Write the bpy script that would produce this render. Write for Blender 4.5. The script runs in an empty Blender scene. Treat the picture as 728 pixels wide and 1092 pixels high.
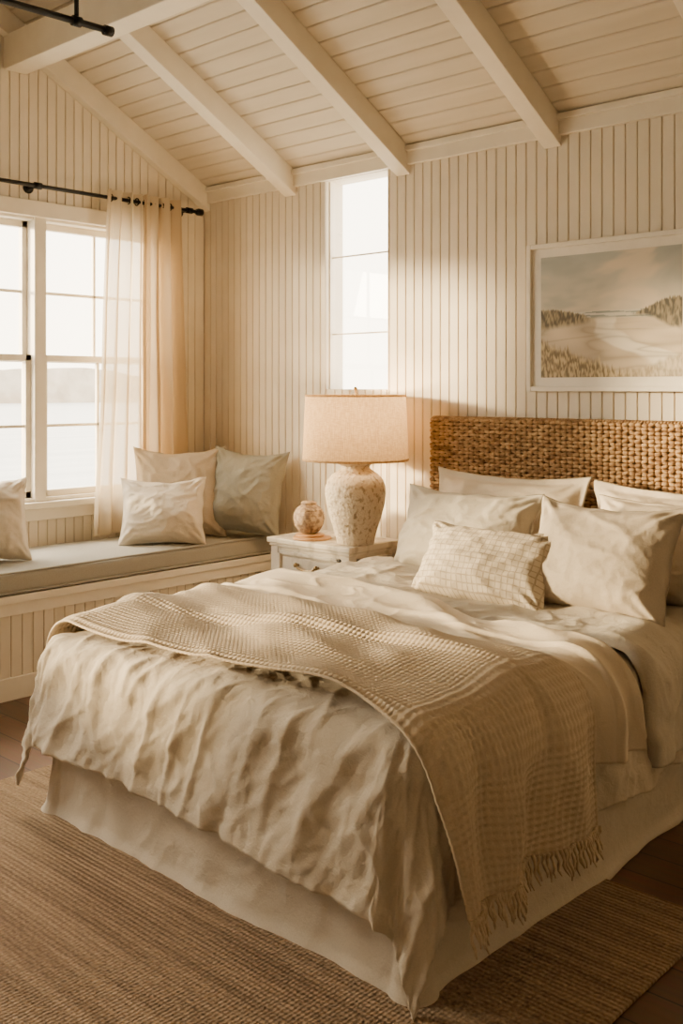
import bpy, bmesh, math, random
from mathutils import Vector, Matrix, noise
random.seed(7)
R=math.radians
def N(x,y,z=0.0): return noise.noise(Vector((x,y,z)))
def sm(a,b,x):
    t=min(1,max(0,(x-a)/(b-a))); return t*t*(3-2*t)
def crease(x,y,s=0.0,k=8.0):
    wx=x+.45*N(x*.8,y*.8,s+11); wy=y+.45*N(x*.8,y*.8,s+17)
    return math.exp(-abs(N(wx,wy,s))*k)
def fold(x,y,s=0.0,k=6.0):
    wx=x+.5*N(x*.7,y*.7,s+11); wy=y+.5*N(x*.7,y*.7,s+17)
    n=N(wx,wy,s)*k
    return 1/(1+n*n)
def rot(x,y,a): 
    c,s=math.cos(a),math.sin(a); return x*c+y*s,-x*s+y*c

# ---------------------------------------------------------------- materials
def newmat(name):
    m=bpy.data.materials.new(name); m.use_nodes=True
    nt=m.node_tree; b=nt.nodes['Principled BSDF']; return m,nt,b
def mat(name,c1,c2=None,scale=8,rough=.6,bump=0,bscale=60,stretch=(1,1,1),bstretch=(1,1,1),sheen=0,metal=0,detail=4,lo=.35,hi=.65,bdist=.01):
    m,nt,b=newmat(name)
    b.inputs['Roughness'].default_value=rough; b.inputs['Metallic'].default_value=metal
    if sheen: b.inputs['Sheen Weight'].default_value=sheen
    tc=nt.nodes.new('ShaderNodeTexCoord')
    def nz(sc,st,d):
        mp=nt.nodes.new('ShaderNodeMapping'); mp.inputs['Scale'].default_value=st
        nt.links.new(tc.outputs['Object'],mp.inputs['Vector'])
        n=nt.nodes.new('ShaderNodeTexNoise'); n.inputs['Scale'].default_value=sc; n.inputs['Detail'].default_value=d
        nt.links.new(mp.outputs[0],n.inputs['Vector']); return n
    if c2 is None: b.inputs['Base Color'].default_value=(*c1,1)
    else:
        n=nz(scale,stretch,detail); r=nt.nodes.new('ShaderNodeValToRGB')
        r.color_ramp.elements[0].color=(*c1,1); r.color_ramp.elements[1].color=(*c2,1)
        r.color_ramp.elements[0].position=lo; r.color_ramp.elements[1].position=hi
        nt.links.new(n.outputs['Fac'],r.inputs['Fac']); nt.links.new(r.outputs[0],b.inputs['Base Color'])
    if bump:
        n=nz(bscale,bstretch,3); bp=nt.nodes.new('ShaderNodeBump'); bp.inputs['Strength'].default_value=bump
        bp.inputs['Distance'].default_value=bdist
        nt.links.new(n.outputs['Fac'],bp.inputs['Height']); nt.links.new(bp.outputs[0],b.inputs['Normal'])
    return m
def linen(name,c,var=.9,crinkle=.35):
    m,nt,b=newmat(name); b.inputs['Roughness'].default_value=.9; b.inputs['Sheen Weight'].default_value=.05
    tc=nt.nodes.new('ShaderNodeTexCoord')
    n=nt.nodes.new('ShaderNodeTexNoise'); n.inputs['Scale'].default_value=260; n.inputs['Detail'].default_value=2
    n2=nt.nodes.new('ShaderNodeTexNoise'); n2.inputs['Scale'].default_value=38; n2.inputs['Detail'].default_value=5; n2.inputs['Distortion'].default_value=.6
    for k in (n,n2): nt.links.new(tc.outputs['Object'],k.inputs['Vector'])
    r=nt.nodes.new('ShaderNodeValToRGB')
    r.color_ramp.elements[0].color=(c[0]*var,c[1]*var,c[2]*var,1); r.color_ramp.elements[1].color=(*c,1)
    r.color_ramp.elements[0].position=.35; r.color_ramp.elements[1].position=.6
    nt.links.new(n.outputs['Fac'],r.inputs['Fac']); nt.links.new(r.outputs[0],b.inputs['Base Color'])
    b1=nt.nodes.new('ShaderNodeBump'); b1.inputs['Strength'].default_value=crinkle; b1.inputs['Distance'].default_value=.010
    nt.links.new(n2.outputs['Fac'],b1.inputs['Height'])
    b2=nt.nodes.new('ShaderNodeBump'); b2.inputs['Strength'].default_value=.25; b2.inputs['Distance'].default_value=.003
    nt.links.new(n.outputs['Fac'],b2.inputs['Height']); nt.links.new(b1.outputs[0],b2.inputs['Normal'])
    nt.links.new(b2.outputs[0],b.inputs['Normal']); return m

M={}
M['wall']=mat('cream_beadboard_paint',(.72,.645,.52),(.76,.685,.56),6,.55,.03,30)
M['trim']=mat('white_trim_paint',(.77,.705,.59),(.81,.745,.63),10,.45,.04,40)
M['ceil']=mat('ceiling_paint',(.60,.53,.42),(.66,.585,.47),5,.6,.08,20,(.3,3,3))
M['duvet']=linen('duvet_linen',(.54,.465,.36),.93,.4)
M['sheet']=linen('folded_linen',(.48,.425,.34),.93,.4)
M['skirt']=linen('bed_skirt_linen',(.55,.48,.385),.92,.3)
M['waffle']=linen('waffle_cotton',(.58,.47,.33),.92,.05)
M['throw2']=linen('cream_throw_cotton',(.66,.56,.42),.95,.2)
M['pcream']=linen('cream_pillow_linen',(.63,.545,.425),.95,.3)
M['pbeige']=linen('beige_pillow_linen',(.51,.435,.335),.92,.3)
M['pgrey']=linen('greige_pillow_linen',(.49,.44,.355),.92,.3)
M['pwhite']=linen('white_pillow_linen',(.66,.585,.475),.95,.3)
M['psage']=linen('grey_sage_pillow_linen',(.32,.31,.26),.92,.3)
M['seat']=linen('seat_cushion_linen',(.37,.35,.295),.88,.1)
M['mattress']=linen('mattress_ticking',(.7,.66,.6),.95,.1)
M['black']=mat('black_iron',(.012,.011,.010),None,rough=.45,metal=.6)
M['brass']=mat('aged_brass',(.30,.21,.10),None,rough=.35,metal=1)
M['night']=mat('whitewashed_wood',(.44,.39,.31),(.66,.60,.50),14,.6,.2,30,(1,1,.25),(1,1,.15),detail=8,lo=.36,hi=.5)
M['seagrass']=mat('woven_seagrass',(.26,.14,.055),(.54,.355,.17),26,.7,.5,160,(1,1,2.5),(.3,1,2),bdist=.004)
M['seagrassdark']=mat('seagrass_core',(.12,.065,.028),None,rough=.9)
M['stone']=mat('speckled_stoneware',(.27,.21,.14),(.54,.46,.345),48,.6,1.0,60,(1,1,.8),detail=8,lo=.34,hi=.47)
M['vase']=mat('mottled_clay',(.14,.085,.05),(.38,.27,.165),42,.6,.8,60,detail=6,lo=.40,hi=.6)
M['wood']=mat('honey_wood',(.42,.22,.09),(.54,.31,.14),14,.45,.1,40,(1,6,1))
M['frame']=mat('white_frame_paint',(.74,.69,.60),(.78,.73,.64),20,.4)
M['fringe']=mat('cotton_fringe',(.46,.36,.24),(.58,.47,.33),60,.9)

def gridpillow():
    m,nt,b=newmat('windowpane_pillow_weave'); b.inputs['Roughness'].default_value=.9
    tc=nt.nodes.new('ShaderNodeTexCoord'); sep=nt.nodes.new('ShaderNodeSeparateXYZ'); nt.links.new(tc.outputs['Object'],sep.inputs[0])
    outs=[]
    for ax,fr in (('X',1/.022),('Z',1/.022)):
        a=nt.nodes.new('ShaderNodeMath'); a.operation='MULTIPLY'; a.inputs[1].default_value=fr; nt.links.new(sep.outputs[ax],a.inputs[0])
        f=nt.nodes.new('ShaderNodeMath'); f.operation='FRACT'; nt.links.new(a.outputs[0],f.inputs[0])
        g=nt.nodes.new('ShaderNodeMath'); g.operation='LESS_THAN'; g.inputs[1].default_value=.2; nt.links.new(f.outputs[0],g.inputs[0]); outs.append(g)
    mx=nt.nodes.new('ShaderNodeMath'); mx.operation='MAXIMUM'; nt.links.new(outs[0].outputs[0],mx.inputs[0]); nt.links.new(outs[1].outputs[0],mx.inputs[1])
    nz=nt.nodes.new('ShaderNodeTexNoise'); nz.inputs['Scale'].default_value=60; nt.links.new(tc.outputs['Object'],nz.inputs['Vector'])
    ml=nt.nodes.new('ShaderNodeMath'); ml.operation='MULTIPLY'; nt.links.new(mx.outputs[0],ml.inputs[0]); nt.links.new(nz.outputs['Fac'],ml.inputs[1])
    mix=nt.nodes.new('ShaderNodeMix'); mix.data_type='RGBA'; mix.inputs[6].default_value=(.60,.52,.40,1); mix.inputs[7].default_value=(.24,.18,.11,1)
    nt.links.new(ml.outputs[0],mix.inputs[0]); nt.links.new(mix.outputs[2],b.inputs['Base Color'])
    bp=nt.nodes.new('ShaderNodeBump'); bp.inputs['Strength'].default_value=.4; bp.inputs['Distance'].default_value=.004
    nt.links.new(mx.outputs[0],bp.inputs['Height']); nt.links.new(bp.outputs[0],b.inputs['Normal'])
    return m
M['pgrid']=gridpillow()

def planks():
    m,nt,b=newmat('dark_walnut_planks'); b.inputs['Roughness'].default_value=.35
    tc=nt.nodes.new('ShaderNodeTexCoord')
    br=nt.nodes.new('ShaderNodeTexBrick'); br.inputs['Scale'].default_value=1; br.inputs['Brick Width'].default_value=1.6; br.inputs['Row Height'].default_value=.13
    br.inputs['Mortar Size'].default_value=.003; br.inputs['Color1'].default_value=(.13,.06,.027,1); br.inputs['Color2'].default_value=(.21,.10,.045,1); br.inputs['Mortar'].default_value=(.01,.006,.004,1)
    nt.links.new(tc.outputs['Object'],br.inputs['Vector'])
    mp=nt.nodes.new('ShaderNodeMapping'); mp.inputs['Scale'].default_value=(1,14,1); nt.links.new(tc.outputs['Object'],mp.inputs['Vector'])
    n=nt.nodes.new('ShaderNodeTexNoise'); n.inputs['Scale'].default_value=4; n.inputs['Detail'].default_value=8; nt.links.new(mp.outputs[0],n.inputs['Vector'])
    mix=nt.nodes.new('ShaderNodeMix'); mix.data_type='RGBA'; mix.blend_type='MULTIPLY'; mix.inputs[0].default_value=.7
    nt.links.new(br.outputs['Color'],mix.inputs[6]); nt.links.new(n.outputs['Color'],mix.inputs[7]); nt.links.new(mix.outputs[2],b.inputs['Base Color'])
    return m
M['floor']=planks()
def jute():
    m,nt,b=newmat('braided_jute'); b.inputs['Roughness'].default_value=.95
    tc=nt.nodes.new('ShaderNodeTexCoord')
    def wave(rot_,sc,dist):
        mp=nt.nodes.new('ShaderNodeMapping'); mp.inputs['Rotation'].default_value=(0,0,rot_); nt.links.new(tc.outputs['Object'],mp.inputs['Vector'])
        w=nt.nodes.new('ShaderNodeTexWave'); w.inputs['Scale'].default_value=sc; w.inputs['Distortion'].default_value=dist; w.inputs['Detail'].default_value=2; w.inputs['Detail Scale'].default_value=2
        nt.links.new(mp.outputs[0],w.inputs['Vector']); return w
    w1=wave(R(90),20,.8); w2=wave(R(0),26,2)
    n=nt.nodes.new('ShaderNodeTexNoise'); n.inputs['Scale'].default_value=110; n.inputs['Detail'].default_value=6; nt.links.new(tc.outputs['Object'],n.inputs['Vector'])
    mp=nt.nodes.new('ShaderNodeMapping'); mp.inputs['Scale'].default_value=(.6,12,1); nt.links.new(tc.outputs['Object'],mp.inputs['Vector'])
    n3=nt.nodes.new('ShaderNodeTexNoise'); n3.inputs['Scale'].default_value=2.5; n3.inputs['Detail'].default_value=5; nt.links.new(mp.outputs[0],n3.inputs['Vector'])
    add=nt.nodes.new('ShaderNodeMath'); add.operation='ADD'; nt.links.new(n.outputs['Fac'],add.inputs[0]); nt.links.new(n3.outputs['Fac'],add.inputs[1])
    hf=nt.nodes.new('ShaderNodeMath'); hf.operation='MULTIPLY'; hf.inputs[1].default_value=.5; nt.links.new(add.outputs[0],hf.inputs[0])
    r=nt.nodes.new('ShaderNodeValToRGB'); r.color_ramp.elements[0].position=.38; r.color_ramp.elements[1].position=.62
    r.color_ramp.elements[0].color=(.18,.115,.062,1); r.color_ramp.elements[1].color=(.36,.25,.15,1)
    nt.links.new(hf.outputs[0],r.inputs['Fac']); nt.links.new(r.outputs[0],b.inputs['Base Color'])
    mu=nt.nodes.new('ShaderNodeMath'); mu.operation='MULTIPLY_ADD'; nt.links.new(w2.outputs['Fac'],mu.inputs[0]); mu.inputs[1].default_value=.6; nt.links.new(w1.outputs['Fac'],mu.inputs[2])
    a2=nt.nodes.new('ShaderNodeMath'); a2.operation='ADD'; nt.links.new(mu.outputs[0],a2.inputs[0]); nt.links.new(n.outputs['Fac'],a2.inputs[1])
    bp=nt.nodes.new('ShaderNodeBump'); bp.inputs['Strength'].default_value=.75; bp.inputs['Distance'].default_value=.005
    nt.links.new(a2.outputs[0],bp.inputs['Height']); nt.links.new(bp.outputs[0],b.inputs['Normal']); return m
M['jute']=jute()
def translucent(name,c,tf,trans=0.0,weave=0):
    m,nt,b=newmat(name); nt.nodes.remove(b); o=nt.nodes['Material Output']
    d=nt.nodes.new('ShaderNodeBsdfDiffuse'); t=nt.nodes.new('ShaderNodeBsdfTranslucent'); mx=nt.nodes.new('ShaderNodeMixShader'); mx.inputs[0].default_value=tf
    d.inputs[0].default_value=(*c,1); t.inputs[0].default_value=(*c,1)
    nt.links.new(d.outputs[0],mx.inputs[1]); nt.links.new(t.outputs[0],mx.inputs[2]); last=mx
    if weave:
        tc=nt.nodes.new('ShaderNodeTexCoord'); cols=[]
        for st in ((1,1,8),(5,5,.6)):
            mp=nt.nodes.new('ShaderNodeMapping'); mp.inputs['Scale'].default_value=st; nt.links.new(tc.outputs['Object'],mp.inputs['Vector'])
            n=nt.nodes.new('ShaderNodeTexNoise'); n.inputs['Scale'].default_value=weave; n.inputs['Detail'].default_value=2; nt.links.new(mp.outputs[0],n.inputs['Vector']); cols.append(n)
        ad=nt.nodes.new('ShaderNodeMath'); ad.operation='ADD'; nt.links.new(cols[0].outputs['Fac'],ad.inputs[0]); nt.links.new(cols[1].outputs['Fac'],ad.inputs[1])
        r=nt.nodes.new('ShaderNodeValToRGB'); r.color_ramp.elements[0].position=.4; r.color_ramp.elements[1].position=.6
        hf=nt.nodes.new('ShaderNodeMath'); hf.operation='MULTIPLY'; hf.inputs[1].default_value=.5; nt.links.new(ad.outputs[0],hf.inputs[0])
        r.color_ramp.elements[0].color=(c[0]*.72,c[1]*.68,c[2]*.62,1); r.color_ramp.elements[1].color=(*c,1)
        nt.links.new(hf.outputs[0],r.inputs['Fac'])
        nt.links.new(r.outputs[0],d.inputs[0]); nt.links.new(r.outputs[0],t.inputs[0])
    if trans:
        tr=nt.nodes.new('ShaderNodeBsdfTransparent'); m2=nt.nodes.new('ShaderNodeMixShader'); m2.inputs[0].default_value=trans
        nt.links.new(last.outputs[0],m2.inputs[1]); nt.links.new(tr.outputs[0],m2.inputs[2]); last=m2
    nt.links.new(last.outputs[0],o.inputs['Surface']); return m
M['shade']=translucent('linen_lampshade',(.54,.40,.235),.45,0,45)
M['sheer']=translucent('sheer_linen',(.84,.74,.57),.55,.18)
M['drape']=translucent('curtain_linen',(.72,.60,.42),.48,.03)
def glassmat():
    m,nt,b=newmat('window_glass'); nt.nodes.remove(b); o=nt.nodes['Material Output']
    tr=nt.nodes.new('ShaderNodeBsdfTransparent'); g=nt.nodes.new('ShaderNodeBsdfGlossy'); g.inputs['Roughness'].default_value=.02
    mx=nt.nodes.new('ShaderNodeMixShader'); mx.inputs[0].default_value=.05
    nt.links.new(tr.outputs[0],mx.inputs[1]); nt.links.new(g.outputs[0],mx.inputs[2]); nt.links.new(mx.outputs[0],o.inputs['Surface']); return m
M['glass']=glassmat()
def bulbmat():
    m,nt,b=newmat('frosted_bulb'); b.inputs['Emission Color'].default_value=(1,.74,.42,1); b.inputs['Emission Strength'].default_value=8; return m
M['bulb']=bulbmat()

# ---------------------------------------------------------------- builder
class B:
    def __init__(s): s.v=[]; s.f=[]; s.m=[]; s.s=[]; s.mats=[]
    def mi(s,k):
        if k not in s.mats: s.mats.append(k)
        return s.mats.index(k)
    def add(s,vs,fs,k,smooth=False):
        o=len(s.v); s.v+= [tuple(p) for p in vs]; i=s.mi(k)
        for f in fs: s.f.append(tuple(o+q for q in f)); s.m.append(i); s.s.append(smooth)
    def box(s,x0,x1,y0,y1,z0,z1,k):
        s.hexa([(x0,y0,z0),(x1,y0,z0),(x1,y1,z0),(x0,y1,z0),(x0,y0,z1),(x1,y0,z1),(x1,y1,z1),(x0,y1,z1)],k)
    def hexa(s,vs,k): s.add(vs,[(0,3,2,1),(4,5,6,7),(0,1,5,4),(1,2,6,5),(2,3,7,6),(3,0,4,7)],k)
    def lathe(s,prof,c,k,n=48):
        vs=[];fs=[]
        for r,z in prof:
            for i in range(n):
                a=2*math.pi*i/n; vs.append((c[0]+r*math.cos(a),c[1]+r*math.sin(a),c[2]+z))
        for j in range(len(prof)-1):
            for i in range(n):
                i2=(i+1)%n; fs.append((j*n+i,j*n+i2,(j+1)*n+i2,(j+1)*n+i))
        s.add(vs,fs,k,True)
    def tube(s,pts,rads,k,n=8,cap=True):
        pts=[Vector(p) for p in pts]
        if not isinstance(rads,(list,tuple)): rads=[rads]*len(pts)
        vs=[];fs=[]
        for j,p in enumerate(pts):
            d=(pts[min(j+1,len(pts)-1)]-pts[max(j-1,0)]).normalized()
            up=Vector((0,0,1)) if abs(d.z)<.9 else Vector((1,0,0))
            a=d.cross(up).normalized(); b=d.cross(a)
            for i in range(n):
                t=2*math.pi*i/n; vs.append(p+(a*math.cos(t)+b*math.sin(t))*rads[j])
        for j in range(len(pts)-1):
            for i in range(n):
                i2=(i+1)%n; fs.append((j*n+i,j*n+i2,(j+1)*n+i2,(j+1)*n+i))
        if cap: fs.append(tuple(range(n))[::-1]); fs.append(tuple((len(pts)-1)*n+i for i in range(n)))
        s.add(vs,fs,k,True)
    def grid(s,fn,nu,nv,k,flip=False):
        vs=[fn(i/(nu-1),j/(nv-1)) for j in range(nv) for i in range(nu)]; fs=[]
        for j in range(nv-1):
            for i in range(nu-1):
                q=(j*nu+i,j*nu+i+1,(j+1)*nu+i+1,(j+1)*nu+i); fs.append(q[::-1] if flip else q)
        s.add(vs,fs,k,True)
    def obj(s,name,parent=None,bevel=0,solid=0,weld=False):
        me=bpy.data.meshes.new(name); me.from_pydata(s.v,[],s.f)
        for k in s.mats: me.materials.append(M[k])
        me.polygons.foreach_set('material_index',s.m); me.polygons.foreach_set('use_smooth',s.s)
        me.update()
        bm=bmesh.new(); bm.from_mesh(me)
        if weld: bmesh.ops.remove_doubles(bm,verts=bm.verts,dist=1e-5)
        if weld or not solid: bmesh.ops.recalc_face_normals(bm,faces=bm.faces)
        bm.to_mesh(me); bm.free()
        o=bpy.data.objects.new(name,me); bpy.context.scene.collection.objects.link(o)
        if solid: md=o.modifiers.new('thickness','SOLIDIFY'); md.thickness=solid; md.offset=-1
        if bevel: md=o.modifiers.new('bevel','BEVEL'); md.width=bevel; md.segments=2; md.limit_method='ANGLE'
        if parent: o.parent=parent
        return o
def empty(name,loc=(0,0,0)):
    e=bpy.data.objects.new(name,None); bpy.context.scene.collection.objects.link(e); e.empty_display_size=.1; return e

# ---------------------------------------------------------------- bed
bed=empty('bed')
CX0,CX1,CY0,CY1=-2.92,-1.52,1.88,3.88
T=.56; r0=.07
def perim(a,bb):
    dx=0; sx=0
    if a>CX1: dx=a-CX1; sx=1
    elif a<CX0: dx=CX0-a; sx=-1
    dyy=max(0,CY0-bb); Lh=math.hypot(dx,dyy); k=.4
    if Lh<1e-9: return 0,0,0,0
    nx,ny=sx*dx/Lh,-dyy/Lh
    if dx==0: p=a
    else:
        ph=math.atan2(dx,dyy)
        base=CX1 if sx>0 else CX0
        p=base+sx*(ph*k+(max(0,bb-CY0)))
    return Lh,nx,ny,p
def drape(a,bb,off,foldamp=1.0,floor=.014):
    Lh,nx,ny,p=perim(a,bb)
    cx=min(max(a,CX0),CX1); cy=max(bb,CY0)
    if Lh==0: return Vector((cx,cy,T+off))
    R_=r0+off; th_=Lh/(r0+.035)
    if th_<math.pi/2: out=R_*math.sin(th_); z=T-r0+R_*math.cos(th_)
    else:
        e=Lh-(r0+.035)*math.pi/2; g=sm(0,.30,e)
        cc=abs(nx*ny)*2
        fo=(.026+.045*cc)*N(p*(4.2),1.7)+.015*N(p*9+2,5.1)
        fl=.16+(-.08*sm(.3,.9,nx))+(.12*sm(.1,.7,-nx))
        out=R_+fl*e+foldamp*g*fo*1.3; z=T-r0-e*(1-.12*fl)
        if z<floor: out+= (floor-z)*.7; z=floor+.004*abs(N(p*20,0))
    return Vector((cx+nx*out,cy+ny*out,z))
def big(a,bb): return .035+.014*N(a*2.1,bb*2.3,4.2)+.008*N(a*5,bb*5,1.2)
def fine(a,bb):
    Lh,nx,ny,p=perim(a,bb)
    x1,y1=rot(a,bb,.5); x2,y2=rot(a,bb,-.7)
    d=.009*fold(x1*2.2,y1*5,2.2)+.007*fold(x2*3.5,y2*8,8.1)+.003*crease(a*13,bb*9,5.5,6)+.0015*crease(x1*20,y1*30,1.5,5)
    h=sm(.0,.12,Lh)
    if h>0:
        q1,r1=rot(p,Lh,-.95); q2,r2=rot(p,Lh,-1.35); q3,r3=rot(p,Lh,-.55); q4,r4=rot(p,Lh,-1.1)
        d+=h*(.015*fold(q1*1.2,r1*4.6,1.1,6)+.010*fold(q2*1.4,r2*8,6.3,6)+.005*fold(q3*2.4,r3*10,9.9,6)+.0026*crease(q4*4,r4*17,4.9,5)+.0022*crease(q3*6,r3*22,2.9,5)+.0012*crease(q1*14,r1*36,7.7,5))
    return d
a0,a1,b1=CX0-.42,CX1+.43,CY1-.02
def fd(u,v):
    a=a0+(a1-a0)*u; b0=CY0-.40-.10*u*u-.015*N(u*5,3); bb=b0+(b1-b0)*v
    a+= .02*N(bb*4,8)*(abs(2*u-1)**4)
    return drape(a,bb,big(a,bb)+fine(a,bb)-.010)
b=B(); b.grid(fd,300,340,'duvet'); b.obj('duvet',bed,solid=.012)
b=B(); b.box(CX0-.03,CX1+.03,CY0-.03,3.9,.30,.545,'mattress'); mattress=b.obj('mattress',bed,bevel=.03)
b=B(); b.box(CX0-.03,CX1+.03,CY0-.03,3.9,.05,.30,'mattress')
for xx in (CX0+.05,CX1-.05):
    for yy in (2.05,3.8): b.box(xx-.03,xx+.03,yy-.03,yy+.03,0,.06,'mattress')
b.obj('box_spring',bed,bevel=.01)
b=B(); SX0,SX1,SY0=-2.985,-1.455,1.815
rc=.05
pts=[]
def addp(x,y,nx,ny): pts.append((x,y,nx,ny))
n=150
for i in range(n): addp(SX0,3.9-(3.9-SY0-rc)*i/n,-1,0)
for i in range(16): a=math.pi+ (math.pi/2)*i/16; addp(SX0+rc+rc*math.cos(a),SY0+rc+rc*math.sin(a),math.cos(a),math.sin(a))
for i in range(n): addp(SX0+rc+(SX1-SX0-2*rc)*i/n,SY0,0,-1)
for i in range(16): a=1.5*math.pi+(math.pi/2)*i/16; addp(SX1-rc+rc*math.cos(a),SY0+rc+rc*math.sin(a),math.cos(a),math.sin(a))
for i in range(n+1): addp(SX1,SY0+rc+(3.9-SY0-rc)*i/n,1,0)
def sk(u,v):
    i=min(len(pts)-1,int(round(u*(len(pts)-1)))); x,y,nx,ny=pts[i]; s=1-v; p=i*.014
    q,r=rot(p,s*.44,-.5)
    o=s*(.022*N(p*2.3,1.3)+.010*N(p*6,4.3))+.007*fold(p*1.6,s*1.2,3)+.004*fold(q*4,r*9,6)+.002*crease(q*8,r*18,5,5)+.02*s*s
    cc=abs(nx*ny)*2; o+=.03*cc*s
    z=.004+.44*v
    if s>.93: o+=(s-.93)*.25
    return (x+nx*o,y+ny*o,z)
b.grid(sk,len(pts),40,'skirt'); skirt=b.obj('bed_skirt',bed,solid=.004)

b=B()
def ft(u,v):
    a=(CX0-.30)+(CX1+.37-CX0+.30)*u
    edge=2.80+.045*N(a*2.2,9)+.02*N(a*6,3)
    bb=edge+(3.40-edge)*v
    e=math.sqrt(max(0,1-(1-min(1,v/.06))**2))
    x1,y1=rot(a,bb,.6)
    off=big(a,bb)+.010+.034*e+.014*fold(x1*2.4,y1*5,7)+.007*fold(a*6,bb*8,3)+.003*crease(a*12,bb*14,6,5)+.008*N(a*5,bb*5,2)
    return drape(a,bb,off)
b.grid(ft,240,90,'sheet'); b.obj('folded_back_linen',bed,solid=.02)

# headboard : over-under seagrass weave
b=B(); HX0,HX1,HZ=-3.04,-1.32,1.27
b.box(HX0+.01,HX1-.01,3.915,3.975,.30,HZ-.012,'seagrassdark')
b.box(HX0+.02,HX0+.09,3.92,3.97,0,.32,'seagrassdark'); b.box(HX1-.09,HX1-.02,3.92,3.97,0,.32,'seagrassdark')
cw,ch=.029,.017
nr=int((HZ-.66)/ch); nc=int((HX1-HX0)/cw)
def blob(cx,cy,cz_,rx_,ry_,rz_,tilt,nu=6,nv=5):
    vs=[];fs=[]
    for j in range(nv+1):
        t=-math.pi/2+math.pi*j/nv
        for i in range(nu):
            p=2*math.pi*i/nu
            ct=max(0.0,math.cos(t))**.6
            x=rx_*math.sin(t); y=ry_*ct*math.cos(p); z=rz_*ct*math.sin(p)
            vs.append((cx+x,cy+y,cz_+z+tilt*x))
    for j in range(nv):
        for i in range(nu):
            i2=(i+1)%nu; fs.append((j*nu+i,j*nu+i2,(j+1)*nu+i2,(j+1)*nu+i))
    b.add(vs,fs,'seagrass',True)
for r_ in range(nr):
    zc=HZ-.018-r_*ch
    for c_ in range(nc+1):
        xc=HX0+.016+c_*cw
        if xc>HX1-.010: continue
        o_=(r_+c_)%2
        blob(xc+random.uniform(-.0015,.0015),3.915-(.0035 if o_ else 0),zc+random.uniform(-.001,.001),.0165,.010,.0096,random.uniform(-.12,.12)+(.12 if o_ else -.12))
for i in range(nc*2):
    xc=HX0+.012+i*cw/2
    if xc<HX1-.008: blob(xc,3.943,HZ-.008,.009,.034,.010,0)
for i in range(36):
    blob(HX0+.006,3.943,HZ-.02-i*ch,.010,.032,.0095,0); blob(HX1-.006,3.943,HZ-.02-i*ch,.010,.032,.0095,0)
b.obj('headboard',bed)

# waffle throw
b=B(); cell=.0175
A0,A1=CX0-.24,CX1+.42; nA=int((A1-A0)/cell)*4+1; nBn=36*4+1
WP=[1.0,.30,0.0,.30]
def wlo(a): return 1.855-.08*sm(-1.75,-1.25,a)+.03*N(a*2.3,4.4)
def whi(a): return 2.47-.05*sm(-1.7,-1.1,a)+.035*N(a*2.2,8.8)
def fw(u,v):
    a=A0+(A1-A0)*u
    lo=wlo(a); hi=whi(a)
    bb=lo+(hi-lo)*v
    st=.50+.14*N(a*1.6,2.2)+.22*(a+2.2)
    off=big(a,bb)+.022+.022*sm(st,st+.10,v)
    x1,y1=rot(a,bb,-.30)
    off+=.030*fold(x1*.9,y1*2.8,3.3,4.2)+.018*N(x1*1.6,y1*5,6)+.012*fold(x1*1.4,y1*6,8.8,4)+.006*(sm(0,.05,v)+sm(1,.95,v)-1)
    h=sm(CX1,CX1+.25,a)
    off+=h*.024*(1+math.sin(v*2*math.pi*2.8+1.0+1.5*N(a*2,v*2)))*.9
    ia=int(round(u*(nA-1))); ib=int(round(v*(nBn-1)))
    off+=.0050*max(WP[ia%4],WP[ib%4])
    return drape(a,bb+h*.02*math.sin(v*9),off,1.0)
b.grid(fw,nA,nBn,'waffle'); wt=b.obj('waffle_throw_blanket',solid=.007)
b=B()
for i in range(70):
    v=i/69; 
    p=Vector(fw(1,v)); ln=random.uniform(.055,.085); sx=random.uniform(-.3,.3); sy=random.uniform(-.3,.3)
    pp=[]
    for k in range(6):
        t=k/5; pp.append(p+Vector((.002+.014*t*t+.01*sx*t+.004*math.sin(t*9+i),.035*sy*t,-ln*t+.006)))
    for q_ in pp: q_.z=max(q_.z,.02)
    b.tube(pp,[.0052,.005,.0036,.0044,.0036,.0016],'fringe',6)
b.obj('throw_fringe',wt)
# smooth cream throw
b=B()
A0c,A1c=CX0-.15,CX1+.27
def f2(u,v):
    a=A0c+(A1c-A0c)*u
    lo=2.24+.06*sm(-2.9,-1.5,a)+.05*N(a*2.1,14.4); hi=2.86-.16*sm(-2.6,-1.3,a)+.06*N(a*2.4,18.8)
    bb=lo+(hi-lo)*v
    x1,y1=rot(a,bb,-.22); x2,y2=rot(a,bb,.12)
    off=big(a,bb)+.012+.032*fold(x1*1.0,y1*3.2,3.9,4.5)+.020*fold(x2*1.2,y2*5,13.3,5)+.006*crease(a*6,bb*9,4,6)
    e=sm(0,.07,v)*sm(1,.93,v); st=.5+.12*N(a*2,6)+.12*(a+2.2)
    off+=.018*sm(st,st+.03,v)
    h=sm(CX1,CX1+.2,a); off+=h*.02*(1+math.sin(v*2*math.pi*2.2))
    return drape(a,bb,off*(.55+.45*e)+.008,1.1)
b.grid(f2,240,120,'throw2'); b.obj('cream_throw_blanket',solid=.006)

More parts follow.
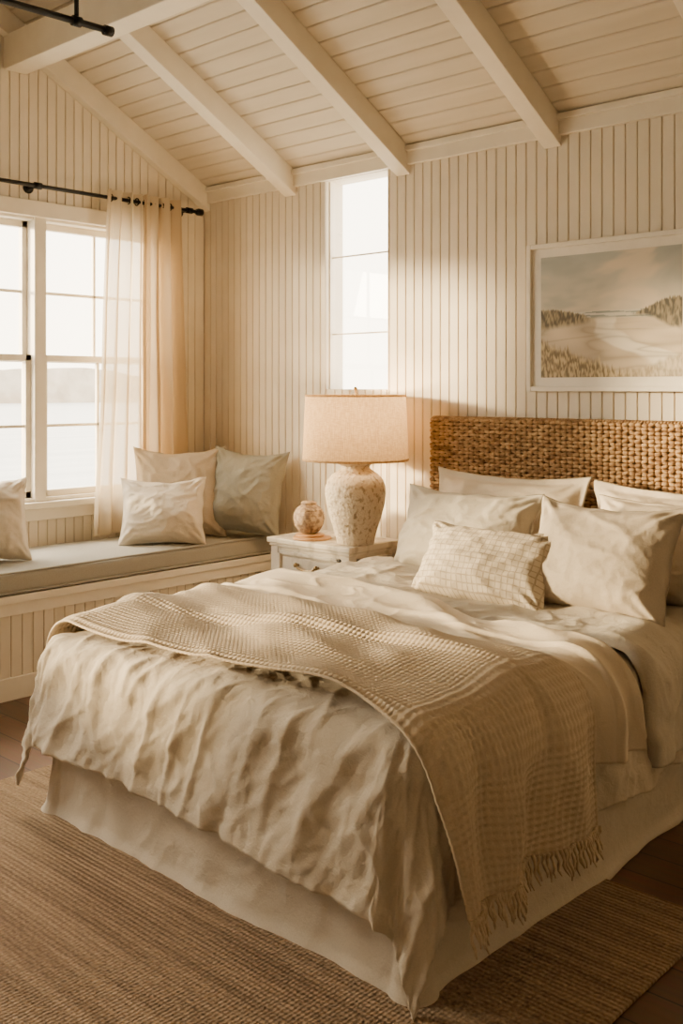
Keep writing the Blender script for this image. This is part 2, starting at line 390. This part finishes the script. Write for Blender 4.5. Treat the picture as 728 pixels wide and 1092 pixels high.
# ---------------------------------------------------------------- pillows
def pillow(name,w,h,t,loc,lean,rz,k,rest,roll=0,fl=.03,seed=0,n=64,pin=.09):
    b=B()
    for side in (-1,1):
        def f(u_,v_):
            u=2*u_-1; v=2*v_-1
            uu=min(1,abs(u)/(1-fl*2/w)); vv=min(1,abs(v)/(1-fl*2/h))
            d=((1-uu**2.2)**.55)*((1-vv**2.2)**.55)
            x=w/2*u*(1-pin*(1-v*v)*abs(u)**1.5); z=h/2*v*(1-pin*(1-u*u)*abs(v)**1.5)
            z-=.030*h*(1-u*u)*(v+1)*(.5+N(seed*3.3,1.1))
            t2=t*(1-.25*v)
            y=side*(t2/2*d)
            q,r=rot(u,v,.6+seed)
            wr=.012*fold(q*1.2+seed,r*1.8+seed,seed,5)+.007*fold(u*1.8+seed,v*2.4,seed+3,6)+.004*crease(u*5,v*5+seed,seed+5,5)
            ang=math.atan2(abs(v)-1.1,abs(u)-1.1)
            cr=sm(.25,.9,abs(u*v))*.012*math.sin(ang*16+seed*2+u*2)
            y+=side*(wr*min(1,d*2.2)+cr*min(1,d*3.5))
            edge=(u_<=0 or u_>=1 or v_<=0 or v_>=1)
            if d<=0.0: y=0.0
            if not edge: y+=side*.003
            y+=.010*N(u*3.2+seed,v*3.2,seed)*(1-d)*1.5+.014*N(u*.9+seed*2,v*.9,seed+2)
            x+=.006*N(v*3,seed,u)*abs(u)**4; z+=.006*N(u*3,seed,v+4)*abs(v)**4
            return (x,y,z)
        b.grid(f,n,n,k,flip=(side==1))
    o=b.obj(name,weld=True)
    m=Matrix.Rotation(R(rz),4,'Z')@Matrix.Rotation(R(-lean),4,'X')@Matrix.Rotation(R(roll),4,'Y')
    zs=min((m@v.co).z for v in o.data.vertices)
    o.matrix_world=Matrix.Translation((loc[0],loc[1],rest-zs))@m
    return o
pillow('bed_pillow',.80,.46,.20,(-2.47,3.70),14,0,'pcream',.595,0,.035,1)
pillow('bed_pillow',.80,.45,.20,(-1.67,3.70),14,0,'pcream',.595,0,.035,2)
pillow('bed_pillow',.68,.41,.23,(-2.51,3.46),22,2,'pgrey',.60,0,.012,3)
pillow('bed_pillow',.68,.42,.22,(-1.60,3.48),20,0,'pcream',.60,0,.012,4)
pillow('bed_pillow',.58,.43,.22,(-1.74,3.20),24,-2,'pbeige',.61,0,.012,5)
pillow('lumbar_pillow',.58,.32,.17,(-2.14,3.08),34,2,'pgrid',.610,0,.008,6)
pillow('throw_pillow',.46,.38,.18,(-4.38,3.32),24,50,'pwhite',.575,0,.010,7)
pillow('throw_pillow',.52,.52,.18,(-4.53,3.55),16,52,'pbeige',.575,0,.010,8)
pillow('throw_pillow',.45,.49,.18,(-4.25,3.80),13,28,'psage',.575,4,.010,9)
pillow('throw_pillow',.44,.42,.18,(-4.55,2.38),22,70,'pwhite',.575,0,.010,10)

# ---------------------------------------------------------------- room shell
XL,XR,YB,YF=-4.86,1.6,4.0,-2.0
EZ,SL,YR=2.62,.55,1.0
def cz(y): return EZ+SL*(4.0-y) if y>=YR else EZ+SL*(4.0-YR)-SL*(YR-y)
BW=.055; GG=.0021; GC=.0026; GD=.007
b=B(); b.box(XL-.12,XR+.12,YF-.12,YB+.12,-.1,0,'floor'); b.obj('floor')
PATCH=(-3.83,-3.39,1.40,2.535)  # opening cut where a sun patch lies on the wall
b=B()
b.box(XL-.12,PATCH[0],YB+GD,YB+.14,0,EZ,'wall'); b.box(PATCH[1],XR+.12,YB+GD,YB+.14,0,EZ,'wall')
b.box(PATCH[0],PATCH[1],YB+GD,YB+.14,0,PATCH[2],'wall'); b.box(PATCH[0],PATCH[1],YB+GD,YB+.14,PATCH[3],EZ,'wall')
def board_y(b,x0,x1,z0,z1):
    g=GG;c=GC
    vs=[(x0+g,YB+GD,z0),(x0+g,YB+.003,z0),(x0+g+c,YB,z0),(x1-g-c,YB,z0),(x1-g,YB+.003,z0),(x1-g,YB+GD,z0)]
    vs+= [(p[0],p[1],z1) for p in vs]
    b.add(vs,[(i,i+1,i+7,i+6) for i in range(5)],'wall')
x=XL
while x<XR-.01:
    x1=min(x+BW,XR)
    if x1<=PATCH[0]+1e-4 or x>=PATCH[1]-1e-4: board_y(b,x,x1,0,EZ)
    else:
        if x<PATCH[0]: board_y(b,x,PATCH[0],0,EZ)
        if x1>PATCH[1]: board_y(b,PATCH[1],x1,0,EZ)
        xa,xb=max(x,PATCH[0]),min(x1,PATCH[1])
        if xb-xa>.02: board_y(b,xa,xb,0,PATCH[2]); board_y(b,xa,xb,PATCH[3],EZ)
    x=x1
b.obj('wall_back')
WY0,WY1,WZ0,WZ1=2.09,3.65,.80,2.32
V0,V1=-.55,1.5
b=B()
def colL(b,y0,y1,z0,z1a,z1b):
    xx=XL-GD
    b.hexa([(XL-.14,y0,z0),(xx,y0,z0),(xx,y1,z0),(XL-.14,y1,z0),(XL-.14,y0,z1a),(xx,y0,z1a),(xx,y1,z1b),(XL-.14,y1,z1b)],'wall')
def boardL(b,y0,y1,z0,z1a,z1b):
    g=GG;c=GC
    vs=[(XL-GD,y0+g,z0),(XL-.003,y0+g,z0),(XL,y0+g+c,z0),(XL,y1-g-c,z0),(XL-.003,y1-g,z0),(XL-GD,y1-g,z0)]
    vs+=[(p[0],p[1],z1a+(z1b-z1a)*(p[1]-y0)/(y1-y0)) for p in vs]
    b.add(vs,[(i,i+1,i+7,i+6) for i in range(5)],'wall')
y=YF
while y<YB-.01:
    y1=min(y+BW,YB)
    for br_ in (V0,YR,V1,WY0,WY1):
        if y<br_-1e-6<y1: y1=br_; break
    if y1-y>1e-4:
        inw=(y>=WY0-1e-4 and y1<=WY1+1e-4) or (y>=V0-1e-4 and y1<=V1+1e-4)
        if inw: segs=[(0,WZ0,WZ0),(WZ1,cz(y),cz(y1))]
        else: segs=[(0,cz(y),cz(y1))]
        for z0,za,zb in segs:
            colL(b,y,y1,z0,za,zb)
            if y1-y>.02: boardL(b,y,y1,z0,za,zb)
    y=y1
b.obj('wall_left')
b=B()
for ya,yb in ((YF,YR),(YR,YB)):
    b.hexa([(XR,ya,0),(XR+.12,ya,0),(XR+.12,yb,0),(XR,yb,0),(XR,ya,cz(ya)),(XR+.12,ya,cz(ya)),(XR+.12,yb,cz(yb)),(XR,yb,cz(yb))],'wall')
b.obj('wall_right')
b=B(); b.box(XL,XR,YF-.12,YF,0,cz(YF),'wall'); b.obj('wall_front')
b=B(); L=math.hypot(1,SL)
nb=36; dy=(YB-YR)/nb
th=.008
for i in range(nb):
    ya=YB-i*dy; yb=YB-(i+1)*dy; g=.0026
    def pt(yy,off): return (yy, cz(yy)+off*L)
    pr=[pt(ya-g,th),pt(ya-g,.003),pt(ya-g-.003,0),pt(yb+g+.003,0),pt(yb+g,.003),pt(yb+g,th)]
    vs=[(XL,p[0],p[1]) for p in pr]+[(XR,p[0],p[1]) for p in pr]
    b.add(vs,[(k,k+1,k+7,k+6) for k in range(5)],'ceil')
def slab(ya,yb,o0,o1):
    b.hexa([(XL-.14,ya,cz(ya)+o0),(XR+.12,ya,cz(ya)+o0),(XR+.12,yb,cz(yb)+o0),(XL-.14,yb,cz(yb)+o0),(XL-.14,ya,cz(ya)+o1),(XR+.12,ya,cz(ya)+o1),(XR+.12,yb,cz(yb)+o1),(XL-.14,yb,cz(yb)+o1)],'ceil')
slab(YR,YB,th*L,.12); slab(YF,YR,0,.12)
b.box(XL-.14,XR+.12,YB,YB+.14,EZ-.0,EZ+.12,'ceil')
b.obj('ceiling')
def rafter(name,x0,x1,dep,ya=YB,yb=YR+.02):
    b=B(); d=dep*L
    b.hexa([(x0,yb,cz(yb)-d),(x1,yb,cz(yb)-d),(x1,ya,cz(ya)-d),(x0,ya,cz(ya)-d),(x0,yb,cz(yb)+.002),(x1,yb,cz(yb)+.002),(x1,ya,cz(ya)+.002),(x0,ya,cz(ya)+.002)],'trim')
    return b.obj(name,bevel=.004)
for i,xc in enumerate((-4.10,-3.28,-2.41,-1.55,-.70,.15,1.0)):
    rafter('rafter_beam',xc-.045,xc+.045,.115)
rafter('trim_1',XL,XL+.055,.115)
b=B(); b.box(XL,XR,YB-.025,YB,EZ-.085,EZ-.0,'trim'); b.box(XL,XR,YB-.04,YB,EZ-.02,EZ+.01,'trim'); b.obj('trim_2',bevel=.004)
b=B(); b.box(XL,XR,2.66,2.79,3.06,3.235,'trim'); b.obj('purlin_beam',bevel=.005)
b=B(); b.box(XL,XR,YB-.018,YB,0,.14,'trim'); b.obj('baseboard_back',bevel=.003)

def sash(b,y0,y1,z0,z1,xc,st=.035):
    t=.018
    b.box(xc-t,xc+t,y0,y0+st,z0,z1,'trim'); b.box(xc-t,xc+t,y1-st,y1,z0,z1,'trim')
    b.box(xc-t,xc+t,y0,y1,z0,z0+st,'trim'); b.box(xc-t,xc+t,y0,y1,z1-st,z1,'trim')
    ym=(y0+y1)/2; zm=(z0+z1)/2
    b.box(xc-.010,xc+.010,ym-.008,ym+.008,z0,z1,'trim'); b.box(xc-.010,xc+.010,y0,y1,zm-.008,zm+.008,'trim')
    b.box(xc-.002,xc+.002,y0+.01,y1-.01,z0+.01,z1-.01,'glass')
def dwindow(name,a0_,a1_,ym):
    w1=empty(name); b=B()
    for (ya,yb) in ((a0_+.03,ym-.03),(ym+.03,a1_-.03)):
        sash(b,ya,yb,1.545,WZ1-.02,XL-.085); sash(b,ya,yb,WZ0+.02,1.585,XL-.048)
    b.obj('sashes',w1,bevel=.002)
    b=B()
    b.box(XL-.13,XL+.0,a0_,a0_+.03,WZ0,WZ1,'trim'); b.box(XL-.13,XL,a1_-.03,a1_,WZ0,WZ1,'trim')
    b.box(XL-.13,XL,a0_,a1_,WZ1-.02,WZ1,'trim'); b.box(XL-.13,XL,a0_,a1_,WZ0,WZ0+.02,'trim')
    b.box(XL-.13,XL+.01,ym-.035,ym+.035,WZ0,WZ1,'trim')
    b.box(XL,XL+.022,a0_-.08,a0_+.005,WZ0-.02,WZ1+.075,'trim'); b.box(XL,XL+.022,a1_-.005,a1_+.08,WZ0-.02,WZ1+.075,'trim')
    b.box(XL,XL+.026,a0_-.09,a1_+.09,WZ1-.005,WZ1+.08,'trim'); b.box(XL,XL+.05,a0_-.11,a1_+.11,WZ0-.035,WZ0-.0,'trim')
    b.box(XL,XL+.02,a0_-.08,a1_+.08,WZ0-.10,WZ0-.035,'trim')
    b.obj('casing',w1,bevel=.004)
dwindow('window_1',WY0,WY1,2.87)
dwindow('added_side_window',V0,V1,.475)  # out of view, added to let raking light onto the bed foot
w2=empty('sun_patch_opening'); b=B()  # added opening onto bright sky, in place of a sun patch on the wall
x0,x1,z0,z1=PATCH; yc=YB+.05
b.box(x0,x0+.008,yc-.02,yc+.02,z0,z1,'trim'); b.box(x1-.008,x1,yc-.02,yc+.02,z0,z1,'trim')
for zz in (z0+.30,z0+.72): b.box(x0,x1,yc-.004,yc+.004,zz-.004,zz+.004,'trim')
b.box(x0,x1,yc-.002,yc+.002,z0,z1,'glass'); b.obj('patch_frame_panes',w2)

M['water']=mat('sea_water',(.42,.44,.43),(.56,.57,.54),.5,.35,.3,1.5,(1,.15,1),(1,.2,1))
M['land']=mat('far_shore',(.34,.29,.22),(.46,.40,.32),.2,.9)
b=B(); b.box(-900,-6.5,-500,700,-2.6,-2.5,'water'); b.obj('sea_water')
b=B()
def sh(u,v):
    yy=-150+u*390; h=6.5+2.5*N(yy*.02,3)+1.0*N(yy*.12,7)
    return (-260+v*6,yy,-2.48+max(.5,h+3)*(1 if v<.99 else 0)*sm(1,.8,u))
b.grid(sh,200,3,'land'); b.obj('far_shoreline')

rod=empty('curtain_rod'); b=B(); rx,rz=XL+.10,2.462
b.tube([(rx,1.7,rz),(rx,3.86,rz)],.011,'black',12)
b.tube([(rx,3.85,rz),(rx,3.868,rz),(rx,3.872,rz),(rx,3.895,rz),(rx,3.90,rz)],[.014,.022,.022,.022,.012],'black',12)
for yy in (2.80,3.80): 
    b.tube([(XL+.005,yy,rz),(rx,yy,rz)],.007,'black',8); b.tube([(XL,yy,rz),(XL+.01,yy,rz)],.028,'black',16); b.tube([(rx,yy-.02,rz),(rx,yy+.02,rz)],.018,'black',12)
b.obj('rod',rod)
def curt(y0t,y1t,y0b,y1b,zt,zb,amp,nf,ph,xc):
    def f(u,v):
        s=1-v; y=(y0b+(y0t-y0b)*v)+u*((y1b+(y1t-y1b)*v)-(y0b+(y0t-y0b)*v))
        a=amp*(.75+.4*s)
        x=xc+a*math.sin(u*nf*2*math.pi+ph+.8*N(u*2,s*1.5,ph))+.012*N(u*9,s*2.5,ph)
        y+=.35*a*math.sin(u*nf*4*math.pi+ph)+.02*N(u*3,s*2,5+ph)*s
        return (x,y,zb+(zt-zb)*v)
    return f
cu=empty('window_curtain')
b=B(); b.grid(curt(3.22,3.50,3.12,3.48,rz+.045,.60,.034,4,.4,rx),110,70,'sheer'); b.obj('sheer_panel',cu)
b=B(); b.grid(curt(3.46,3.74,3.42,3.80,rz+.045,.60,.046,3.6,1.2,rx),130,70,'drape'); b.obj('gathered_panel',cu)
b=B()
for i in range(9):
    yy=3.25+i*.058; 
    b.tube([(rx+.02*math.cos(t),yy,rz+.02*math.sin(t)) for t in [k*math.pi/6 for k in range(13)]],.0035,'black',6,False)
b.obj('grommets',cu)

# ---------------------------------------------------------------- window seat
ws=empty('window_seat'); BX=-4.18; b=B()
b.box(XL,BX-.018-GD,-1.9,YB,0,.44,'wall')
y=-1.9
while y<YB-.01:
    y1=min(y+BW,YB); g=GG;c=GC
    vs=[(BX-.018-GD,y+g,.0),(BX-.021,y+g,0),(BX-.018,y+g+c,.0),(BX-.018,y1-g-c,.0),(BX-.021,y1-g,0),(BX-.018-GD,y1-g,.0)]; vs+=[(p[0],p[1],.44) for p in vs]
    b.add(vs,[(i,i+1,i+7,i+6) for i in range(5)],'wall'); y=y1
b.box(XL,BX+.005,-1.9,YB,.435,.47,'trim'); b.box(BX-.03,BX-.005,-1.9,YB,.38,.436,'trim'); b.box(BX-.03,BX-.003,-1.9,YB,0,.10,'trim')
b.obj('bench_box',ws,bevel=.002)
b=B()
def cush(cx0,cx1,cy0,cy1,z0,z1,k):
    def f(u,v):
        a=2*math.pi*u
        n=7.0; ca,sa=math.cos(a),math.sin(a)
        rx_=(cx1-cx0)/2; rz_=(z1-z0)/2
        q=(abs(ca)**n+abs(sa)**n)**(-1/n)
        e=1-max(0,abs(2*v-1)-.985)/.015*.12
        x=(cx0+cx1)/2+rx_*ca*q*e; z=(z0+z1)/2+rz_*sa*q*e
        if sa>0: z+=.006*N(x*5,v*18)*1.2
        return (x,cy0+(cy1-cy0)*v,z)
    return f
b.grid(cush(XL+.03,BX+.0,-1.85,YB-.01,.472,.577,'seat'),64,160,'seat')
for zz in (.482,.572):
    b.tube([(BX-.006,-1.85+i*.1,zz+.001*N(i,zz)) for i in range(59)],.006,'seat',8)
b.obj('seat_cushion',ws)

# ---------------------------------------------------------------- nightstand
ns=empty('nightstand'); b=B(); nx0,nx1,ny0,ny1,nz=-3.83,-3.29,3.60,3.97,.637
b.box(nx0-.02,nx1+.02,ny0-.02,ny1,nz-.028,nz,'night'); b.box(nx0-.010,nx1+.010,ny0-.010,ny1,nz-.045,nz-.028,'night')
b.obj('top',ns,bevel=.006)
b=B(); b.box(nx0,nx1,ny0,ny1,.10,nz-.045,'night')
for xx in (nx0,nx1-.045):
    for yy in (ny0,ny1-.045): b.box(xx-.004,xx+.049,yy-.004,yy+.049 if yy<3.9 else yy+.045,0,nz-.045,'night')
def framepanel(xa,xb,za,zb,face):
    w=.018;d=.014
    def bx(u0,u1,z0,z1,dd):
        if face=='f': b.box(u0,u1,ny0-dd,ny0+.002,z0,z1,'night')
        else: b.box(nx1-.002,nx1+dd,u0,u1,z0,z1,'night')
    bx(xa,xb,za,za+w,d); bx(xa,xb,zb-w,zb,d); bx(xa,xa+w,za,zb,d); bx(xb-w,xb,za,zb,d)
    bx(xa+w+.012,xb-w-.012,za+w+.012,zb-w-.012,.006)
for za,zb in ((.43,.575),(.27,.415),(.12,.255)): framepanel(nx0+.055,nx1-.055,za,zb,'f')
framepanel(ny0+.055,ny1-.05,.43,.575,'s'); framepanel(ny0+.055,ny1-.05,.12,.415,'s')
b.obj('cabinet',ns,bevel=.003)
b=B()
for z_ in (.515,.352,.196):
    for xk in (-3.63,-3.49):
        b.tube([(xk,ny0-.004,z_),(xk,ny0-.018,z_),(xk,ny0-.022,z_),(xk,ny0-.034,z_)],[.006,.006,.013,.010],'brass',10)
    b.tube([(-3.63,ny0-.028,z_),(-3.61,ny0-.03,z_-.014),(-3.56,ny0-.03,z_-.022),(-3.51,ny0-.03,z_-.014),(-3.49,ny0-.028,z_)],.005,'brass',8)
b.obj('drawer_pulls',ns)

# lamp
lp=empty('table_lamp'); lx,ly=-3.352,3.715; lz=nz
b=B()
prof=[(.0,0),(.086,0),(.092,.006),(.096,.03),(.110,.08),(.130,.14),(.145,.20),(.151,.25),(.149,.285),(.138,.315),(.114,.343),(.088,.360),(.075,.370),(.070,.380),(.074,.388),(.088,.396),(.091,.405),(.088,.413),(.06,.417),(0,.417)]
b.lathe(prof,(lx,ly,lz),'stone'); b.obj('ceramic_base',lp)
b=B(); b.tube([(lx,ly,lz+.415),(lx,ly,lz+.50)],.012,'brass',12); 
b.tube([(lx,ly,lz+.70),(lx,ly,lz+.755),(lx,ly,lz+.765),(lx,ly,lz+.775)],[.004,.004,.011,.004],'brass',10)
for s_ in (-1,1): b.tube([(lx+s_*.012,ly,lz+.47),(lx+s_*.06,ly,lz+.53),(lx+s_*.065,ly,lz+.62),(lx+s_*.03,ly,lz+.70),(lx,ly,lz+.725)],.003,'brass',8)
zt=lz+.735
for k in range(3):
    t=k*2*math.pi/3; b.tube([(lx,ly,zt-.01),(lx+.247*math.cos(t),ly+.247*math.sin(t),zt-.004)],.003,'brass',6)
b.obj('harp_and_finial',lp)
b=B(); zb=lz+.412; 
b.lathe([(.262,zb-lz),(.248,zt-lz)],(lx,ly,lz),'shade',72); b.obj('lampshade',lp)
b=B(); b.lathe([(.2625,0),(.2645,.004),(.2632,.010),(.2615,.010)],(lx,ly,zb),'shade',72); b.lathe([(.2485,-.010),(.2505,-.005),(.2492,.001),(.247,.001)],(lx,ly,zt),'shade',72); b.obj('shade_rims',lp)
b=B(); b.lathe([(0,.50),(.014,.50),(.018,.52),(.03,.55),(.032,.575),(.022,.60),(0,.608)],(lx,ly,lz),'bulb',24); b.obj('bulb',lp)
L_=bpy.data.lights.new('lamp_glow','POINT'); L_.energy=24; L_.color=(1,.68,.35); L_.shadow_soft_size=.05
lo=bpy.data.objects.new('lamp_glow',L_); lo.location=(lx,ly,lz+.66); bpy.context.scene.collection.objects.link(lo); lo.parent=lp

b=B(); vx,vy=-3.66,3.70
b.lathe([(0,0),(.032,0),(.052,.010),(.074,.042),(.081,.078),(.076,.108),(.060,.132),(.042,.146),(.036,.149),(.040,.153),(.041,.158),(.034,.163),(.014,.168),(0,.169)],(vx,vy,nz+.023),'vase',40)
for z_,r_ in ((.098,.0785),(.122,.0690)): b.lathe([(r_-.002,z_-.003),(r_+.002,z_),(r_-.003,z_+.003)],(vx,vy,nz+.023),'vase',40)
b.obj('lidded_clay_jar')
b=B(); b.lathe([(0,0),(.095,0),(.098,.004),(.098,.009),(.095,.012),(0,.012)],(vx+.038,vy-.015,nz),'wood',40); b.lathe([(0,.012),(.072,.012),(.075,.015),(.075,.02),(.072,.023),(0,.023)],(vx+.012,vy-.005,nz),'wood',40); b.obj('wooden_coaster')

# ---------------------------------------------------------------- picture
pf=empty('framed_picture'); b=B(); px0,px1,pz0,pz1=-2.525,-1.725,1.39,2.055; py=YB
fw_=.022
b.box(px0,px0+fw_,py-.04,py-.004,pz0,pz1,'frame'); b.box(px1-fw_,px1,py-.04,py-.004,pz0,pz1,'frame')
b.box(px0+fw_,px1-fw_,py-.04,py-.004,pz0,pz0+fw_,'frame'); b.box(px0+fw_,px1-fw_,py-.04,py-.004,pz1-fw_,pz1,'frame')
b.box(px0+.01,px1-.01,py-.022,py-.006,pz0+.01,pz1-.01,'frame')
b.obj('frame_and_mat',pf,bevel=.003)
nw,nh=300,236
ix0,ix1,iz0,iz1=px0+.068,px1-.068,pz0+.062,pz1-.062
me=bpy.data.meshes.new('print'); vs=[(ix0+(ix1-ix0)*i/(nw-1),py-.0235,iz0+(iz1-iz0)*j/(nh-1)) for j in range(nh) for i in range(nw)]
fs=[(j*nw+i,j*nw+i+1,(j+1)*nw+i+1,(j+1)*nw+i) for j in range(nh-1) for i in range(nw-1)]
me.from_pydata(vs,[],fs); ca=me.color_attributes.new('paint','FLOAT_COLOR','POINT')
def lerp(a,c,t): return [a[i]+(c[i]-a[i])*t for i in range(3)]
def paint(u,v):
    hz=.53
    if v>hz:
        t=(v-hz)/(1-hz); c=lerp((.56,.50,.40),(.38,.40,.38),t)
        wv=v+.25*N(u*1.5,v*2,5)
        cl=N(u*2.2,wv*6,1)+.5*N(u*5,wv*13,2)+.25*N(u*12,wv*26,2); c=lerp(c,(.64,.55,.43),sm(0,.6,cl)); c=lerp(c,(.29,.31,.30),sm(0,.7,-cl)*.6)
    else:
        c=(.22,.25,.235)
        fm=N(u*2.5,v*60,4)
        if fm>.12: c=(.56,.53,.46)
        shore=.475+.02*N(u*2,3); sand=lerp((.44,.355,.25),(.62,.52,.38),.5+N(u*4,v*8,9))
        c=lerp(c,sand,sm(shore+.012,shore-.012,v))
        cx_=.85-1.05*(v-.10)+.10*math.sin(v*14); wd=.06+.28*(hz-v)
        pa=sm(wd,wd*.6,abs(u-cx_+.04*N(u*9,v*14,1))); c=lerp(c,(.76,.70,.59),pa*.85*sm(.50,.44,v))
        st=crease(u*2.5,v*14,21,9); c=lerp(c,(.22,.175,.115),st*.55*sm(.46,.38,v))
    def grass(c,dm,dark,light,fr):
        g=N(u*fr+v*8,v*fr*.3,6)+.6*N(u*fr*2.2-v*12,v*fr*.5,3)
        return lerp(c,lerp(dark,light,sm(-.35,.45,g)),dm)
    top=.565-.55*u*u+.008*N(u*14,2)+.016*N(u*80,2); bot=.40+.12*u
    if u<.42: c=grass(c,sm(top+.008,top-.012,v)*sm(bot-.03,bot+.03,v)*sm(.42,.30,u),(.08,.065,.035),(.32,.255,.145),44)
    hh=.50+.11*sm(.64,.95,u)+.010*N(u*9,4)+.022*N(u*95,1)
    if u>.64: c=grass(c,sm(hh+.008,hh-.012,v)*sm(.46-.12*sm(.75,1,u),.50-.12*sm(.75,1,u),v)*sm(.64,.72,u),(.05,.043,.026),(.27,.215,.125),50)
    if u>.70: c=lerp(c,(.66,.56,.42),sm(.40,.36,v)*sm(.30,.36,v)*sm(.70,.85,u)*.6)
    top=.30-.42*u+.05*N(u*22,5)+.05*N(u*90,5)
    if u<.68: c=grass(c,sm(top+.03,top-.04,v),(.14,.10,.04),(.52,.405,.225),60)
    top=.07+.03*N(u*30,9)+.10*sm(.7,1,u)
    if u>.6: c=grass(c,sm(top+.02,top-.03,v)*.7,(.20,.155,.08),(.50,.40,.25),55)
    return c
for j in range(nh):
    for i in range(nw):
        c=paint(i/(nw-1),j/(nh-1)); ca.data[j*nw+i].color=(*c,1)
m,nt,bs=newmat('seascape_print'); at=nt.nodes.new('ShaderNodeAttribute'); at.attribute_name='paint'; nt.links.new(at.outputs['Color'],bs.inputs['Base Color']); bs.inputs['Roughness'].default_value=.55
me.materials.append(m); o=bpy.data.objects.new('print',me); bpy.context.scene.collection.objects.link(o); o.parent=pf

b=B()
b.box(-3.34,-1.08,-1.0,2.62,.001,.011,'jute'); b.obj('jute_rug',bevel=.004)
cp=empty('black_ceiling_pipe'); b=B()
b.tube([(-3.8,-.5,2.94),(-3.8,2.60,2.985)],.015,'black',12)
for yy in (2.42,2.58,1.2): b.tube([(-3.8,yy-.02,2.983),(-3.8,yy+.02,2.983)],.023,'black',12)
for yy in (2.42,1.2):
    b.tube([(-3.8,yy,2.98),(-3.8,yy,cz(yy)-.002)],.010,'black',10); b.tube([(-3.8,yy,cz(yy)-.02),(-3.8,yy,cz(yy)-.0)],.035,'black',16)
b.obj('pipe',cp)

# ---------------------------------------------------------------- lighting
def area(name,loc,target,sx,sy,e,c):
    l=bpy.data.lights.new(name,'AREA'); l.shape='RECTANGLE'; l.size=sx; l.size_y=sy; l.energy=e; l.color=c
    o=bpy.data.objects.new(name,l); bpy.context.scene.collection.objects.link(o); o.location=loc
    o.rotation_euler=(Vector(target)-Vector(loc)).to_track_quat('-Z','Y').to_euler(); return o
area('window_daylight',(-7.0,2.4,3.9),(-3.0,2.9,.8),2.0,1.4,540,(1,.84,.60))
area('bed_foot_fill',(-6.2,.2,2.5),(-2.4,1.6,.5),1.4,.9,230,(1,.83,.59))  # added fill behind the unseen side opening, rakes across the bed foot
s=bpy.data.lights.new('low_sun','SUN'); s.energy=19.0; s.angle=R(6); s.color=(1,.75,.42)
so=bpy.data.objects.new('low_sun',s); bpy.context.scene.collection.objects.link(so)
so.rotation_euler=Vector((1,.85,-.17)).to_track_quat('-Z','Y').to_euler()
w=bpy.data.worlds.new('sky'); bpy.context.scene.world=w; w.use_nodes=True; nt=w.node_tree; bg=nt.nodes['Background']
tc=nt.nodes.new('ShaderNodeTexCoord'); sp=nt.nodes.new('ShaderNodeSeparateXYZ'); nt.links.new(tc.outputs['Generated'],sp.inputs[0])
rr=nt.nodes.new('ShaderNodeValToRGB'); rr.color_ramp.elements[0].position=0; rr.color_ramp.elements[0].color=(1,.86,.63,1)
rr.color_ramp.elements[1].position=.9; rr.color_ramp.elements[1].color=(.90,.85,.77,1)
nt.links.new(sp.outputs['Z'],rr.inputs['Fac']); nt.links.new(rr.outputs[0],bg.inputs['Color']); bg.inputs['Strength'].default_value=10.0

cam=bpy.data.cameras.new('camera'); co=bpy.data.objects.new('camera',cam); bpy.context.scene.collection.objects.link(co)
co.location=(0,0,1.4); co.rotation_euler=(R(90),0,R(42.85))
cam.sensor_fit='VERTICAL'; cam.sensor_height=36; cam.lens=1080/1092*36; cam.shift_y=-131/1092; cam.clip_end=2000
bpy.context.scene.camera=co
